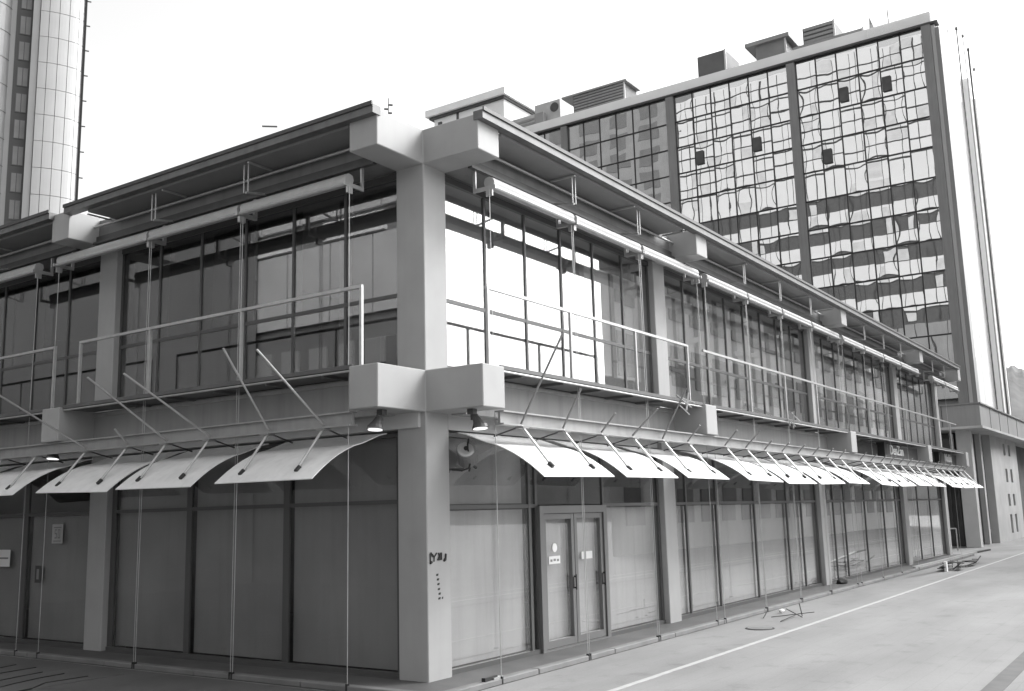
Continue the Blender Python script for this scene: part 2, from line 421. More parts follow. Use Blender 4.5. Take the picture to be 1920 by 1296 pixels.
for s0, s1, n, i in baysL:
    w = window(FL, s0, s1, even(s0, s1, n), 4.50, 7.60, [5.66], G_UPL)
    pl_ = [s0] + even(s0, s1, n) + [s1]
    for j in range(2, n):
        if j == 4: continue
        mk('blind', fbox(FL, pl_[j] + .04, pl_[j + 1] - .05, -.38, -.36, 5.7, 7.5), PANEL2, w)
    if i == 0:
        mk('blind', fbox(FL, s0 + .05, s0 + 1.18, -.32, -.30, 5.1, 7.5), BLIND, w, label='pale blind drawn behind the pane next to the corner column')
        mk('blind', fbox(FL, s0 + 1.25, s0 + 1.5, -.34, -.32, 4.6, 7.5), BLIND, w)
# ground floor, street side
def backing(F, s0, s1, z0, z1, d, m, parent): return mk('backing_panel', fbox(F, s0, s1, d - .03, d, z0, z1), m, parent)
ZG = 3.56
lowR = {0: [2.85, 3.05, 5.35], 1: [9.05, 10.7, 13.1, 15.5, 16.7], 2: [19.7, 20.85, 23.2, 25.6, 27.4], 3: [30.9, 33.1]}
for s0, s1, n, i in baysR:
    cuts = lowR[i]
    w = window(FR, s0, s1, cuts, .06, ZG, [2.45], G_LO, bar=.07, head=.06, sill=.07, skip=(2,) if i == 0 else ())
    ss = [s0] + cuts + [s1]
    for j in range(len(ss) - 1):
        if i == 0 and j == 2: continue
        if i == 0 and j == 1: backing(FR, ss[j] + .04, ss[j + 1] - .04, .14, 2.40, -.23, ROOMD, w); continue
        backing(FR, ss[j] + .06, ss[j + 1] - .06, .14, 2.40, -.24 - .01 * (j % 2), PANEL if (i, j) not in ((1, 4), (2, 3)) else PANEL2, w)
        if i == 0 and j == 0: backing(FR, ss[j] + .06, ss[j + 1] - .06, 2.5, 3.5, -.25, PANEL2, w)
# ground floor, shaded side
lowL = {0: [3.0, 5.42], 1: [10.55, 12.9, 15.3]}
for s0, s1, n, i in baysL:
    cuts = lowL[i]
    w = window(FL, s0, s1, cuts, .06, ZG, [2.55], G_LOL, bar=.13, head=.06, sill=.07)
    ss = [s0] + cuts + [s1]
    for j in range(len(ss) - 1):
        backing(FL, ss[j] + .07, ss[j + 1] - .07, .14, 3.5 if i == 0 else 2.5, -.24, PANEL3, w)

# entrance doors in the first street bay
fr = MB(); d0, d1 = -.2, -.06
fbox(FR, 3.05, 3.17, d0, d1, .06, 2.45, fr); fbox(FR, 5.23, 5.35, d0, d1, .06, 2.45, fr); fbox(FR, 3.17, 5.23, d0, d1, 2.32, 2.45, fr); fbox(FR, 3.17, 5.23, d0, d1, .06, .09, fr)
fbox(FR, 3.05, 5.35, -.18, -.1, 3.48, 3.56, fr)
mk('door_frame', fr, DOORF, B)
mk('fanlight', fbox(FR, 3.12, 5.28, -.156, -.144, 2.47, 3.47), G_LO, B)
for s0, s1, hs in ((3.18, 4.19, 4.12), (4.21, 5.22, 5.15)):
    mb = MB(); fbox(FR, s0, s0 + .09, -.17, -.09, .1, 2.31, mb); fbox(FR, s1 - .09, s1, -.17, -.09, .1, 2.31, mb)
    fbox(FR, s0 + .09, s1 - .09, -.168, -.092, 2.22, 2.31, mb); fbox(FR, s0 + .09, s1 - .09, -.168, -.092, .1, .22, mb)
    dr = mk('door', mb, DOORF, B)
    mk('pane', fbox(FR, s0 + .09, s1 - .09, -.136, -.124, .22, 2.22), G_LO, dr)
    mk('backing_panel', fbox(FR, s0 + .05, s1 - .05, -.26, -.24, .2, 2.24), PANEL, dr)
    hb = MB(); fbox(FR, hs - .02, hs + .02, -.092, -.08, 1.02, 1.22, hb); ftube(FR, [(hs, -.03, 1.0), (hs, -.03, 1.26)], .010, hb); fbox(FR, hs - .015, hs + .015, -.07, -.03, 1.02, 1.05, hb); fbox(FR, hs - .015, hs + .015, -.07, -.03, 1.21, 1.24, hb)
    mk('handle', hb, BLACK, dr)

# inner door of the second street bay, and a standing white door leaf behind the glass
mk('inner_door', fbox(FR, 12.0, 13.0, -.85, -.8, .1, 2.4), WHITE, B)

# structure inside: slabs, roof, rear and partition walls (L-shaped interior seen through the glass)
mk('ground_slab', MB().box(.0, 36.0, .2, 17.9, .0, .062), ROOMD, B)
mk('floor_slab', MB().box(-.05, 36.04, .1, 17.9, 3.6, 4.372), ROOM, B)
mk('roof_slab', MB().box(.1, 36.04, .12, 18.0, 7.66, 8.06), ROOM, B)
mk('rear_wall', MB().box(9, 36.0, 7.5, 7.7, 4.38, 7.65), ROOM, B)
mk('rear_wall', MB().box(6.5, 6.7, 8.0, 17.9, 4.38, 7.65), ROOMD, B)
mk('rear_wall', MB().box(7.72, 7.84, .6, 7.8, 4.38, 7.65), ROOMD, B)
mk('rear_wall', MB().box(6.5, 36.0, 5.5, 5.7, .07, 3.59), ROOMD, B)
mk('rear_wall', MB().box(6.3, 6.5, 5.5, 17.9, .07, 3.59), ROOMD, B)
mk('end_wall', MB().box(35.9, 36.04, .25, 17.9, .07, 8.0), CONC, B)
mk('end_wall', MB().box(.05, 35.85, 17.9, 18.0, .07, 8.0), CONC, B)
for x in (18.3, 28.4): mk('partition', MB().box(x, x + .12, .5, 7.4, 4.38, 7.65), ROOM, B)
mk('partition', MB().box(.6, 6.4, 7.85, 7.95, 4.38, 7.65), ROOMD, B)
# exposed ceiling joists and lights inside the upper street rooms
for k in range(5):
    y = 1.6 + k * 1.6
    mk('ceiling_joist', MB().box(7.9, 35.8, y, y + .16, 7.25, 7.5), ROOM, B)
for k in range(12):
    x = 9 + k * 2.2
    if abs(x - 18.3) < .3 or abs(x - 28.4) < .3: continue
    mk('room_post', MB().box(x, x + .18, 3.2 + (k % 3), 3.4 + (k % 3), 4.38, 7.65), BLIND if k % 2 else ROOM, B)

# parapet upstand at the corner roof
mk('roof_upstand', MB().box(1.2, 2.3, 1.2, 2.0, 8.05, 8.75), GUT, B)

# scrawl and marks on the corner column, street face
gr = MB()
def stroke(pts, r=.006):
    for a, b in zip(pts, pts[1:]): gr.bar((a[0], -.0125, a[1]), (b[0], -.0125, b[1]), r * 2, r * 2)
def off(pts, dx, dz): return [(x * 1.0 + dx, z + dz) for x, z in pts]
stroke([(.06, 1.68), (.05, 1.80), (.075, 1.82), (.10, 1.76)]); stroke([(.05, 1.67), (.09, 1.69)], .012)
stroke([(.10, 1.80), (.14, 1.75), (.20, 1.81)]); stroke([(.14, 1.75), (.135, 1.69)])
stroke([(.24, 1.81), (.26, 1.76), (.22, 1.71), (.27, 1.71), (.285, 1.81)]); stroke([(.31, 1.81), (.31, 1.71), (.27, 1.72)])
stroke([(.41, 1.79), (.40, 1.70), (.365, 1.69), (.385, 1.72)], .010)
mk('scrawl', gr, INK, B, label='black hand scrawl on the bright face of the corner column')
for k, (x, z) in enumerate([(.215, 1.50), (.23, 1.435), (.24, 1.37), (.25, 1.30), (.265, 1.235), (.26, 1.17), (.33, 1.172)]):
    w_ = .022 if k < 6 else .012
    mk('stencil_mark', MB().box(x - w_, x + w_, -.0035, .004, z - .012, z + .012).box(x - w_ * .4, x + w_ * 1.4, -.003, .004, z + .006, z + .018), INK, B)

# fallen metal bracket pieces on the ledge
def tangle(name, label, s, z, rng):
    t = thing(name, label, 'broken bracket', FR(s, .95, z))
    mb = MB()
    for k in range(4):
        a = rng.uniform(.3, 1.3); l = rng.uniform(.2, .45)
        c = Vector(FR(s + rng.uniform(-.15, .2), .98 + rng.uniform(0, .1), z + rng.uniform(-.15, .08)))
        dv = Vector((math.cos(a) * l / 2, rng.uniform(-.1, .1), -math.sin(a) * l / 2))
        mb.bar(c - dv, c + dv, .035, .012)
    mk('strip', mb, RAIL, t)
    return t

# ================================================================== RAILINGS (things)
def railing(F, s0, s1, posts, label, loc):
    t = thing('balcony_railing', label, 'railing', F(*loc), 'balcony railings on the first floor ledge')
    mb = MB(); fbar(F, (s0, .9, 5.585), (s1, .9, 5.585), .045, .045, mb); mk('top_rail', mb, RAIL, t)
    for p in posts:
        pb = fbox(F, p - .022, p + .022, .878, .922, 4.43, 5.562); fbox(F, p - .06, p + .06, .84, .93, 4.43, 4.442, pb)
        mk('post', pb, RAIL, t)
railing(FL, .40, 7.3, [.42, 2.95, 5.25, 7.28], 'thin metal railing across the shaded upper windows left of the corner column', (.4, .9, 4.43))
railing(FL, 8.08, 17.5, [8.1, 10.6, 12.9, 15.2], 'thin metal railing cut off by the left edge of the photo', (8.1, .9, 4.43))
railing(FR, .30, 7.25, [.33, 2.65, 4.95, 7.22], 'thin metal railing across the bright upper windows right of the corner column', (.3, .9, 4.43))
railing(FR, 8.0, 34.6, [10.6, 13.0, 15.5, 20.7, 23.1, 25.6, 31, 33.3], 'long thin metal railing running along the far upper windows', (8.0, .9, 4.43))

# ================================================================== AWNINGS (things)
ORD = ['first', 'second', 'third', 'fourth', 'fifth', 'sixth', 'seventh', 'eighth', 'ninth', 'tenth', 'eleventh', 'twelfth', 'thirteenth', 'fourteenth', 'fifteenth', 'sixteenth']
PROF = [(.10, 3.55), (.25, 3.52), (.42, 3.46), (.60, 3.395), (.78, 3.35), (.94, 3.29), (1.10, 3.215), (1.25, 3.13), (1.38, 3.045), (1.50, 2.955), (1.60, 2.875)]
def awning(F, s0, s1, label, rng, rods, side):
    t = thing('awning', label, 'awning', F((s0 + s1) / 2, .9, 3.6), 'curved white awnings along the ground floor')
    mb = MB(); n = len(PROF); th = .014
    j0, j1 = rng.uniform(-.02, .02), rng.uniform(-.02, .02)
    vs = []
    for j, s in enumerate((s0, s1)):
        dz = (j0, j1)[j]
        for d, z in PROF: vs.append(F(s, d, z + dz * d))
        for d, z in PROF: vs.append(F(s, d, z - th + dz * d))
    fs = []
    for i in range(n - 1):
        fs.append((i, i + 1, 2 * n + i + 1, 2 * n + i)); fs.append((n + i, 3 * n + i, 3 * n + i + 1, n + i + 1))
        fs.append((i, n + i, n + i + 1, i + 1)); fs.append((2 * n + i, 2 * n + i + 1, 3 * n + i + 1, 3 * n + i))
    fs.append((0, 2 * n, 3 * n, n)); fs.append((n - 1, 2 * n - 1, 4 * n - 1, 3 * n - 1))
    mb.add(vs, fs)
    mk('sheet', mb, AWN, t)
    for j, (u, rl) in enumerate(zip((.225, .805), rods)):
        s = s0 + (s1 - s0) * u
        st = MB(); ftube(F, [(s, .93, 3.62), (s + rng.uniform(-.02, .02), 1.42, 3.03)], .020, st)
        o = mk('strut', st, RAIL, t)
        ft = MB(); ftube(F, [(s, 1.40, 3.05), (s, 1.47, 2.985)], .032, ft); mk('foot', ft, BLACK, o)
        cl = fbox(F, s - .05, s + .12, .86, 1.0, 3.575, 3.602); mk('clamp', cl, STEEL, o)
        br = MB(); ftube(F, [(s, .9, 3.6), (s + .12, .35, 3.50)], .012, br, 6); mk('brace', br, DSTEEL, o)
        if rl:
            dv, zv = rl
            rb = MB(); ftube(F, [(s, .93, 3.64), (s + rng.uniform(-.05, .05), .93 + dv, 3.64 + zv)], .017, rb); mk('arm', rb, STEEL if side == 'R' else RAIL, o)
rng = random.Random(11)
aw_l = [(.66, 2.64), (3.18, 5.02), (5.25, 7.29), (8.0, 10.0), (10.4, 12.4)]
rods_l = [((1.27, .95), (.88, 1.15)), ((1.55, .85), (1.48, .9)), ((.3, .25), (1.85, .95)), (None, None), (None, None)]
for k, (a, b) in enumerate(aw_l):
    awning(FL, a, b, ['greyish curved awning on the shaded side next to the corner column', 'greyish curved awning, second left of the corner column', 'greyish curved awning in front of the column at the left', 'greyish curved awning cut by the left edge of the photo', 'greyish curved awning beyond the left edge of the photo'][k], rng, rods_l[k], 'L')
aw_r = [(.62, 2.66), (3.06, 4.99), (5.39, 7.32), (8.36, 10.4), (10.72, 12.75), (13.08, 15.1), (15.44, 17.46), (18.7, 20.7), (21.05, 23.05), (23.4, 25.4), (25.75, 27.75), (28.85, 30.85), (31.2, 33.2), (33.55, 35.5)]
for k, (a, b) in enumerate(aw_r):
    rods = [((.75, 1.27), (.35, .6)), ((.3, .3), (.5, .45)), ((.55, .9), (.3, .3)), ((.3, .3), (.35, .35))][k] if k < 4 else ((.2, .2), (.2, .2))
    lab = ORD[k] + ' bright white curved awning from the corner column along the street side'
    awning(FR, a, b, lab, rng, rods, 'R')

# ================================================================== ROLLED SUN BLINDS UNDER THE EAVES (things)
def roller(F, s0, s1, label, cables):
    t = thing('rolled_blind', label, 'roller blind', F((s0 + s1) / 2, .7, 7.3), 'rolled white sun blinds under the eaves')
    prof = [(.62, 7.40), (.70, 7.42), (.77, 7.39), (.80, 7.33), (.79, 7.27), (.82, 7.235), (.80, 7.205), (.72, 7.21), (.63, 7.25), (.60, 7.33)]
    n = len(prof); mb = MB()
    mb.add([F(s, d, z) for s in (s0, s1) for d, z in prof], [tuple(range(n)), tuple(range(n, 2 * n))] + [(i, (i + 1) % n, n + (i + 1) % n, n + i) for i in range(n)])
    mk('cassette', mb, TUBE, t, bevel=.006)
    for s in (s0 - .02, s1 + .02):
        br = fbox(F, s - .015, s + .015, .42, .84, 7.20, 7.26); fbox(F, s - .015, s + .015, .42, .47, 7.26, 7.56, br); fbox(F, s - .013, s + .013, .66, .78, 7.10, 7.20, br)
        mk('bracket', br, RAIL, t)
    for s in cables:
        cb = MB(); ftube(F, [(s, .74, 7.2), (s, .76, .06)], .006, cb, 6); c = mk('guide_cable', cb, RAIL, t)
        an = fbox(F, s - .014, s + .014, .735, .785, .0, .10); mk('anchor', an, BLACK, c)
rl_l = [(.85, 3.18), (3.25, 5.56), (5.63, 8.4), (9.15, 11.5)]
for k, (a, b) in enumerate(rl_l):
    roller(FL, a, b, 'rolled white blind under the shaded eaves, ' + ['nearest the corner column', 'second left from the corner column', 'passing in front of the left column', 'at the left edge of the photo'][k], [a - .04, b - .02] if k else [a - .04, b - .02])
rl_r = [(.72, 3.10), (3.18, 5.60), (5.70, 8.30), (8.75, 11.1), (11.18, 13.5), (13.6, 15.9), (16.0, 18.5), (18.9, 21.2), (21.3, 23.6), (23.7, 26.0), (26.1, 28.9), (31.4, 33.7), (33.8, 36.6)]
for k, (a, b) in enumerate(rl_r):
    roller(FR, a, b, ORD[k] + ' rolled white blind from the corner column under the street eaves', [a - .05, b - .02] if k < 7 else [a])

# ================================================================== LAMPS AND SMALL FITTINGS
def spot(F, s, d, label):
    t = thing('spotlight', label, 'lamp', F(s, d, 3.8), 'spotlights under the beam ends')
    mb = fbox(F, s - .05, s + .05, d - .05, d + .05, 3.74, 3.815); fbox(F, s - .012, s + .012, d - .02, d + .10, 3.66, 3.74, mb); mk('mount', mb, DSTEEL, t)
    hd = MB(); hd.ring([F(s, d + .06, 3.70), F(s, d + .10, 3.63), F(s, d + .13, 3.56), F(s, d + .135, 3.535)], [.045, .07, .115, .12], 14); mk('hood', hd, DSTEEL, t, smooth=False)
    ln = MB(); ln.ring([F(s, d + .135, 3.534), F(s, d + .136, 3.52)], [.105, .10], 14); mk('lens', ln, LAMPG, t)
spot(FL, .22, .70, 'hooded spotlight under the shaded arm of the corner beam end')
spot(FR, .18, .70, 'hooded spotlight under the street arm of the corner beam end')
spot(FL, 8.1, .70, 'hooded spotlight glowing under the beam end at the left column')

fl = thing('wall_projector', 'round grey projector lamp with looped cable fixed beside the corner column', 'lamp', (.75, -.1, 3.15))
mb = MB(); mb.ring([(.66, -.22, 3.30), (.69, -.20, 3.29), (.95, -.02, 3.16), (1.02, .03, 3.12)], [.14, .15, .15, .10], 18); mk('barrel', mb, STEEL, fl)
mb = MB(); mb.ring([(.652, -.226, 3.304), (.66, -.22, 3.30)], [.10, .13], 18); mk('lens', mb, RAIL, fl)
mb = MB(); mb.ring([(.645, -.23, 3.31), (.655, -.224, 3.305)], [.035, .04], 8); mk('hub', mb, BLACK, fl)
mb = MB(); mb.ring([(.56, -.02, 3.0), (.66, -.14, 2.98), (.80, -.16, 3.02), (.84, -.16, 3.10), (.76, -.22, 3.19), (.64, -.27, 3.28), (.62, -.28, 3.36), (.70, -.24, 3.44), (.82, -.16, 3.42)], .014, 6); mk('cable', mb, BLACK, fl)
mb = MB(); mb.bar((.545, .02, 3.0), (.85, -.02, 3.02), .04, .03); mb.bar((.545, .02, 2.95), (.545, .02, 3.3), .02, .02); mb.bar((.9, -.02, 3.15), (1.2, -.0, 3.04), .03, .03); mb.bar((1.05, -.01, 3.1), (1.02, .0, 2.98), .02, .02); mk('bracket', mb, DSTEEL, fl)

rg = random.Random(5)
tangle('broken_bracket', 'bent metal strips dangling from the ledge beside the second column beam end', 6.6, 4.38, rg)
tangle('broken_bracket', 'bent metal strips dangling from the ledge between the second and third columns', 13.0, 4.45, rg)

# stickers on the doors
def plate(name, label, cat, F, s0, s1, d, z0, z1, m):
    return tag(mk(name, fbox(F, s0, s1, d, d + .006, z0, z1), m), label, cat)
o = MB(); o.ring([FR(3.57, -.118, 1.74), FR(3.57, -.110, 1.74)], .075, 20); tag(mk('door_sticker', o, WHITE), 'small round white sticker on the left entrance door', 'sticker')
def notice(label, F, s0, s1, z0, z1, d, lines, base=PAPER):
    t = thing('notice', label, 'notice', F((s0 + s1) / 2, d, z0))
    mk('sheet', fbox(F, s0, s1, d, d + .004, z0, z1), base, t)
    mb = MB()
    for (a, b, z, h) in lines:
        if F is FL: a, b = 1 - b, 1 - a          # the shaded side runs right to left
        w_ = s1 - s0; hh = z1 - z0
        fbox(F, s0 + a * w_, s0 + b * w_, d + .004, d + .006, z0 + z * hh, z0 + (z + h) * hh, mb)
    if lines: mk('print', mb, STEEL, t)
notice('white plate with faint print on the left entrance door', FR, 3.38, 3.74, 1.47, 1.60, -.118, [(.12, .3, .3, .3), (.4, .6, .35, .3), (.7, .88, .3, .3)])
notice('two part white plate on the right entrance door', FR, 4.47, 4.85, 1.50, 1.63, -.118, [(.30, .34, 0, 1)])
notice('square poster with 50 on the dark glass beside the left column', FL, 9.25, 9.62, 1.98, 2.35, -.138, [(.15, .85, .8, .06), (.25, .45, .68, .06), (.25, .30, .5, .2), (.25, .45, .48, .06), (.40, .45, .3, .2), (.25, .45, .26, .06), (.55, .75, .68, .06), (.55, .6, .3, .4), (.70, .75, .3, .4), (.55, .75, .26, .06), (.15, .85, .1, .05)], base=RAIL)
notice('white sheet with a dark line at the left edge of the photo', FL, 11.1, 11.7, 1.52, 1.86, -.138, [(.1, .9, .45, .1)])
notice('dark faded poster low on the glass left of the left column', FL, 9.95, 10.15, 1.22, 1.55, -.138, [(.3, .7, .2, .6)], base=ROOMD)

# shop signs on the far fascia
def sign(label, s0, s1, text, ts, size, nm='shop_sign'):
    t = thing(nm, label, 'sign', FR((s0 + s1) / 2, .6, 3.85))
    mk('board', fbox(FR, s0, s1, .52, .62, 3.86, 4.30), SIGN, t)
    if text:
        cu = bpy.data.curves.new('lettering', 'FONT'); cu.body = text; cu.size = size * 1.4; cu.extrude = .012; cu.align_x = 'LEFT'; cu.resolution_u = 2
        tmp = bpy.data.objects.new('lettering', cu); COL.objects.link(tmp)
        dg = bpy.context.evaluated_depsgraph_get(); me = bpy.data.meshes.new_from_object(tmp.evaluated_get(dg))
        bpy.data.objects.remove(tmp); me.materials.clear(); me.materials.append(LETTER)
        o = bpy.data.objects.new('lettering', me); COL.objects.link(o); o.parent = t
        o.rotation_euler = (R_(90), 0, 0); o.location = Vector((ts, -.632, 3.98)) - world_base(t); o.scale = (1.2, 1, 1)
    return t
sign('dark shop fascia sign with white blurred lettering reading DenZan', 23.6, 28.13, 'DenZan', 24.05, .34)
sign('small dark shop fascia sign with white lettering Nobla near the far end', 32.4, 35.49, 'Nobla', 33.0, .34)
for a, b, lab in ((18.6, 23.2, 'ribbed dark louvre panel left of the first fascia sign'), (28.7, 32.0, 'ribbed dark louvre panel left of the small far fascia sign')):
    t = thing('louvre_panel', lab, 'louvre', FR((a + b) / 2, .5, 3.85))
    mk('frame', fbox(FR, a, b, .36, .40, 3.82, 4.32), SIGN, t)
    for k in range(int((b - a) / .12)): mk('rib', fbox(FR, a + .03 + k * .12, a + .09 + k * .12, .40, .45, 3.85, 4.28), SIGN, t, origin=FR(a + k * .12, .4, 3.85), key='rib')
    mk('divider', fbox(FR, b + .02, b + .36, .4, .66, 3.81, 4.37), BLACK, t)

# ================================================================== THINGS LYING ABOUT
t = thing('fallen_barrier', 'low pale plank barrier on one white leg by the far end of the street side', 'barrier', (26.5, -1.6, 0))
mb = MB(); mb.bar((22.8, -1.35, .30), (29.6, -2.05, .46), .10, .06); mk('plank', mb, RAIL, t)
mb = MB(); mb.box(25.55, 25.75, -1.78, -1.70, 0, .33); mk('leg', mb, WHITE, t)
mb = MB(); mb.bar((29.6, -2.05, .46), (31.5, -2.2, .47), .12, .06); mk('dark_end', mb, SCRAP, t)
t = thing('scrap_heap', 'dark heap of scrap under the low pale plank barrier', 'scrap', (27.2, -1.7, 0))
for k in range(14):
    mb = MB(); c = Vector((27.2 + rg.uniform(-1.3, 2.2), -1.75 + rg.uniform(-.3, .25), rg.uniform(.04, .22))); a = rg.uniform(-.6, .6); l = rg.uniform(.15, .5)
    mb.bar(c - Vector((l * math.cos(a), l * math.sin(a) * .3, -.05)), c + Vector((l * math.cos(a), l * math.sin(a) * .3, .05)), .2, .02)
    mk('scrap_piece', mb, SCRAP, t)
for k in range(6):
    c = Vector((27 + rg.uniform(-1.5, 3.5), -1.8 + rg.uniform(-.3, .2), .05)); a = rg.uniform(-.5, .5)
    mk('scrap_rod', MB().bar(c, c + Vector((1.1 * math.cos(a), .4 * math.sin(a), rg.uniform(0, .25))), .03, .03), SCRAP, t)
t = thing('bundle_of_sticks', 'thin dark sticks and wire lying on the paving near the manhole cover', 'sticks', (10.4, -1.65, 0))
for p, q in (((9.9, -1.3, .02), (10.9, -1.9, .05)), ((10.1, -1.9, .02), (10.7, -1.35, .12)), ((10.55, -1.75, .0), (10.5, -1.72, .26)), ((9.2, -1.75, .02), (10.4, -1.7, .05)), ((9.7, -1.2, .02), (10.2, -1.1, .1))):
    mk('stick', MB().bar(p, q, .014, .014), SCRAP, t)
def lump(name, label, cat, x, y, r, m, seed):
    bm = bmesh.new(); bmesh.ops.create_icosphere(bm, subdivisions=2, radius=1); q = random.Random(seed)
    mb = MB()
    for v in bm.verts:
        k = q.uniform(.75, 1.15); mb.v.append((x + v.co.x * r * 1.2 * k, y + v.co.y * r * .8 * k, max(.0, r * .55 + v.co.z * r * .6 * k)))
    mb.f = [tuple(v.index for v in f.verts) for f in bm.faces]; bm.free()
    return tag(mk(name, mb, m, origin=(x, y, 0)), label, cat)
lump('rubbish_bag', 'small dark crumpled bag at the foot of the third column', 'rubbish', 18.75, -.22, .20, SCRAP, 2)
lump('paper_scrap', 'small white scrap of paper on the paving past the manhole cover', 'litter', 10.95, -1.15, .08, PAPER, 4)
t = thing('cable_clamp', 'small dark clamp lying on the kerb below the first street cable', 'clamp', (.45, -.7, .07))
mk('body', MB().bar((.30, -.72, .10), (.62, -.70, .10), .06, .05), BLACK, t); mk('plate', MB().box(.5, .72, -.76, -.64, .076, .10), RAIL, t)

# worn sheet of cracked slabs on the lane, lower left
t = structure(mk('lane_slab', MB().box(-3.6, -1.2, 5.2, 9.8, -.01, .006), LPAVE))
mb = MB()
q = random.Random(9)
for k in range(8):
    y = 5.4 + k * .55; x = -3.5; pts = []
    while x < -1.3: pts.append((x, y + q.uniform(-.12, .12) + (x + 2.4) * .25, .008)); x += q.uniform(.25, .5)
    mb.ring(pts, .012, 4)
mk('slab_joint', mb, BLACK, t)

# ================================================================== HOTEL
HX = 80.0
H = thing('hotel_tower', 'tall mirrored glass slab hotel tower with grey pilasters and rooftop plant', 'building', (HX, 5.6, 0))
mk('core', MB().box(HX + .35, 97, 5.95, 52.6, 0, 45.0), HOTELM, H)
rowz = [11.0 + 2.835 * i for i in range(13)]    # 11.0 .. 45.0
bays_h = [(6.75, 18.5), (19.3, 31.45), (32.3, 44.5), (45.25, 52.3)]
# pane variants with a slight pillow so the reflection wobbles
def pane_mesh(w, h, seed):
    q = random.Random(seed); n = 7; m = 8
    a = [q.uniform(-1, 1) for _ in range(8)]
    vs = []
    for j in range(m + 1):
        for i in range(n + 1):
            u = i / n; v = j / m
            k = .0027 * math.sin(math.pi * u) * math.sin(math.pi * v) * (1.0 * a[0] + .4) + .0010 * a[1] * math.sin(2 * math.pi * u + a[2]) + .0010 * a[3] * math.sin(2 * math.pi * v + 3 * a[4]) + .0003 * a[5] * math.sin(4 * math.pi * u) * math.cos(3 * math.pi * v + a[6])
            vs.append((-k, (u - .5) * w, (v - .5) * h))
    fs = [(j * (n + 1) + i, j * (n + 1) + i + 1, (j + 1) * (n + 1) + i + 1, (j + 1) * (n + 1) + i) for j in range(m) for i in range(n)]
    k0 = len(vs)
    vs += [(.03, -w / 2, -h / 2), (.03, w / 2, -h / 2), (.03, w / 2, h / 2), (.03, -w / 2, h / 2)]
    fs += [(k0, k0 + 3, k0 + 2, k0 + 1)]
    me = bpy.data.meshes.new('hotel_pane'); me.from_pydata(vs, [], fs)
    bm = bmesh.new(); bm.from_mesh(me)
    for f in bm.faces:
        if f.normal.x > 0 and len(f.verts) == 4 and f.calc_center_median().x < .02: f.normal_flip()
    bm.to_mesh(me); bm.free()
    for p in me.polygons: p.use_smooth = True
    me.materials.append(HOTELG); return me
q = random.Random(21)
variants = {}
openw = {(0, 2, 10), (0, 4, 10), (1, 1, 9), (1, 4, 9), (0, 1, 8)}
mull = MB()
for bi, (y0, y1) in enumerate(bays_h):
    n = 6 if bi < 3 else 3; w = (y1 - y0) / n
    for i in range(n + 1): mull.box(HX - .05, HX + .3, y0 + i * w - .05, y0 + i * w + .05, 7.0, 45.0)
    for z in rowz: mull.box(HX - .04, HX + .29, y0 + .05, y1 - .05, z - .06, z + .06)
    for i in range(n):
        for r in range(12):
            key = (round(w, 2), q.randrange(10))
            if key not in variants: variants[key] = pane_mesh(w - .1, 2.835 - .12, hash(key) % 1000)
            o = bpy.data.objects.new('pane', variants[key]); COL.objects.link(o); o.parent = H
            o.location = Vector((HX + .04, y0 + (i + .5) * w, (rowz[r] + rowz[r + 1]) / 2)) - world_base(H)
            o.rotation_euler = (0, q.uniform(-.0016, .0016), q.uniform(-.0016, .0016))
    # lower opaque zone
mk('mullion_grid', mull, LINE, H)
for (b, i, r) in openw:
    y0, y1 = bays_h[b]; w = (y1 - y0) / 6
    yy = y1 - (i + 1) * w
    mk('open_window', MB().box(HX - .16, HX - .02, yy + .55 * w, yy + w - .12, rowz[r] + .5, rowz[r] + 1.9), ROOMD, H)
for a, b in ((18.5, 19.3), (31.45, 32.3), (44.5, 45.25), (52.3, 53.0)):
    mk('pilaster', MB().box(HX - .35, HX + .32, a, b, 0, 45.0), HOTELM, H)
mk('pilaster', MB().box(HX - .35, HX + .32, 5.95, 6.75, 0, 45.2), HOTELM, H, label='corner pilaster beside the white side face')
mk('corner_trim', MB().box(HX - .1, HX + .3, 5.62, 5.94, 0, 45.0), HOTELL, H)
mk('corner_trim', MB().box(HX - .3, HX + 1.1, 5.25, 5.6, 0, 44.6), HOTELM, H)
mk('roof_edge', MB().box(HX - .4, HX + .6, 5.3, 53.0, 45.05, 45.24), DSTEEL, H)
mk('parapet', MB().box(HX + .4, HX + .9, 6, 53, 45.24, 46.6), WHITEW, H)
# bright side face
for i in range(4):
    x0 = HX + 1.15 + i * 2.75
    mk('side_pane', MB().box(x0, x0 + 2.7, 5.70, 5.85, 7.5, 44.8), HOTELW, H)
mk('side_wall', MB().box(92.2, 97, 5.6, 5.9, 7.5, 44.4), WHITEW, H)
for x, zt, r in ((88.0, 47.6, .10), (91.6, 48.3, .07), (94.3, 47.9, .16), (96.9, 46.7, .06)):
    mb = MB(); mb.ring([(x, 5.0, 7.5), (x, 5.0, zt)], r * .6, 8); mb.ring([(x, 5.0, zt), (x, 5.0, zt + .25)], .13, 8)
    mk('facade_pole', mb, DSTEEL if r > .08 else STEEL, H)
mk('side_fin', MB().box(91.8, 92.15, 4.9, 5.55, 7.5, 44), WHITEW, H); mk('side_fin', MB().box(95.2, 95.5, 4.9, 5.55, 7.5, 43), WHITEW, H)
# rooftop screen
mb = MB(); mb.box(HX + .3, HX + .36, 5.6, 11.6, 45.5, 46.9); mk('glass_screen', mb, SCREEN, H)
mk('glass_screen', MB().prism([(HX + .4, 5.4), (88.5, 5.4), (88.5, 5.46), (HX + .4, 5.46)], 44.9, 48.4), SCREEN, H)

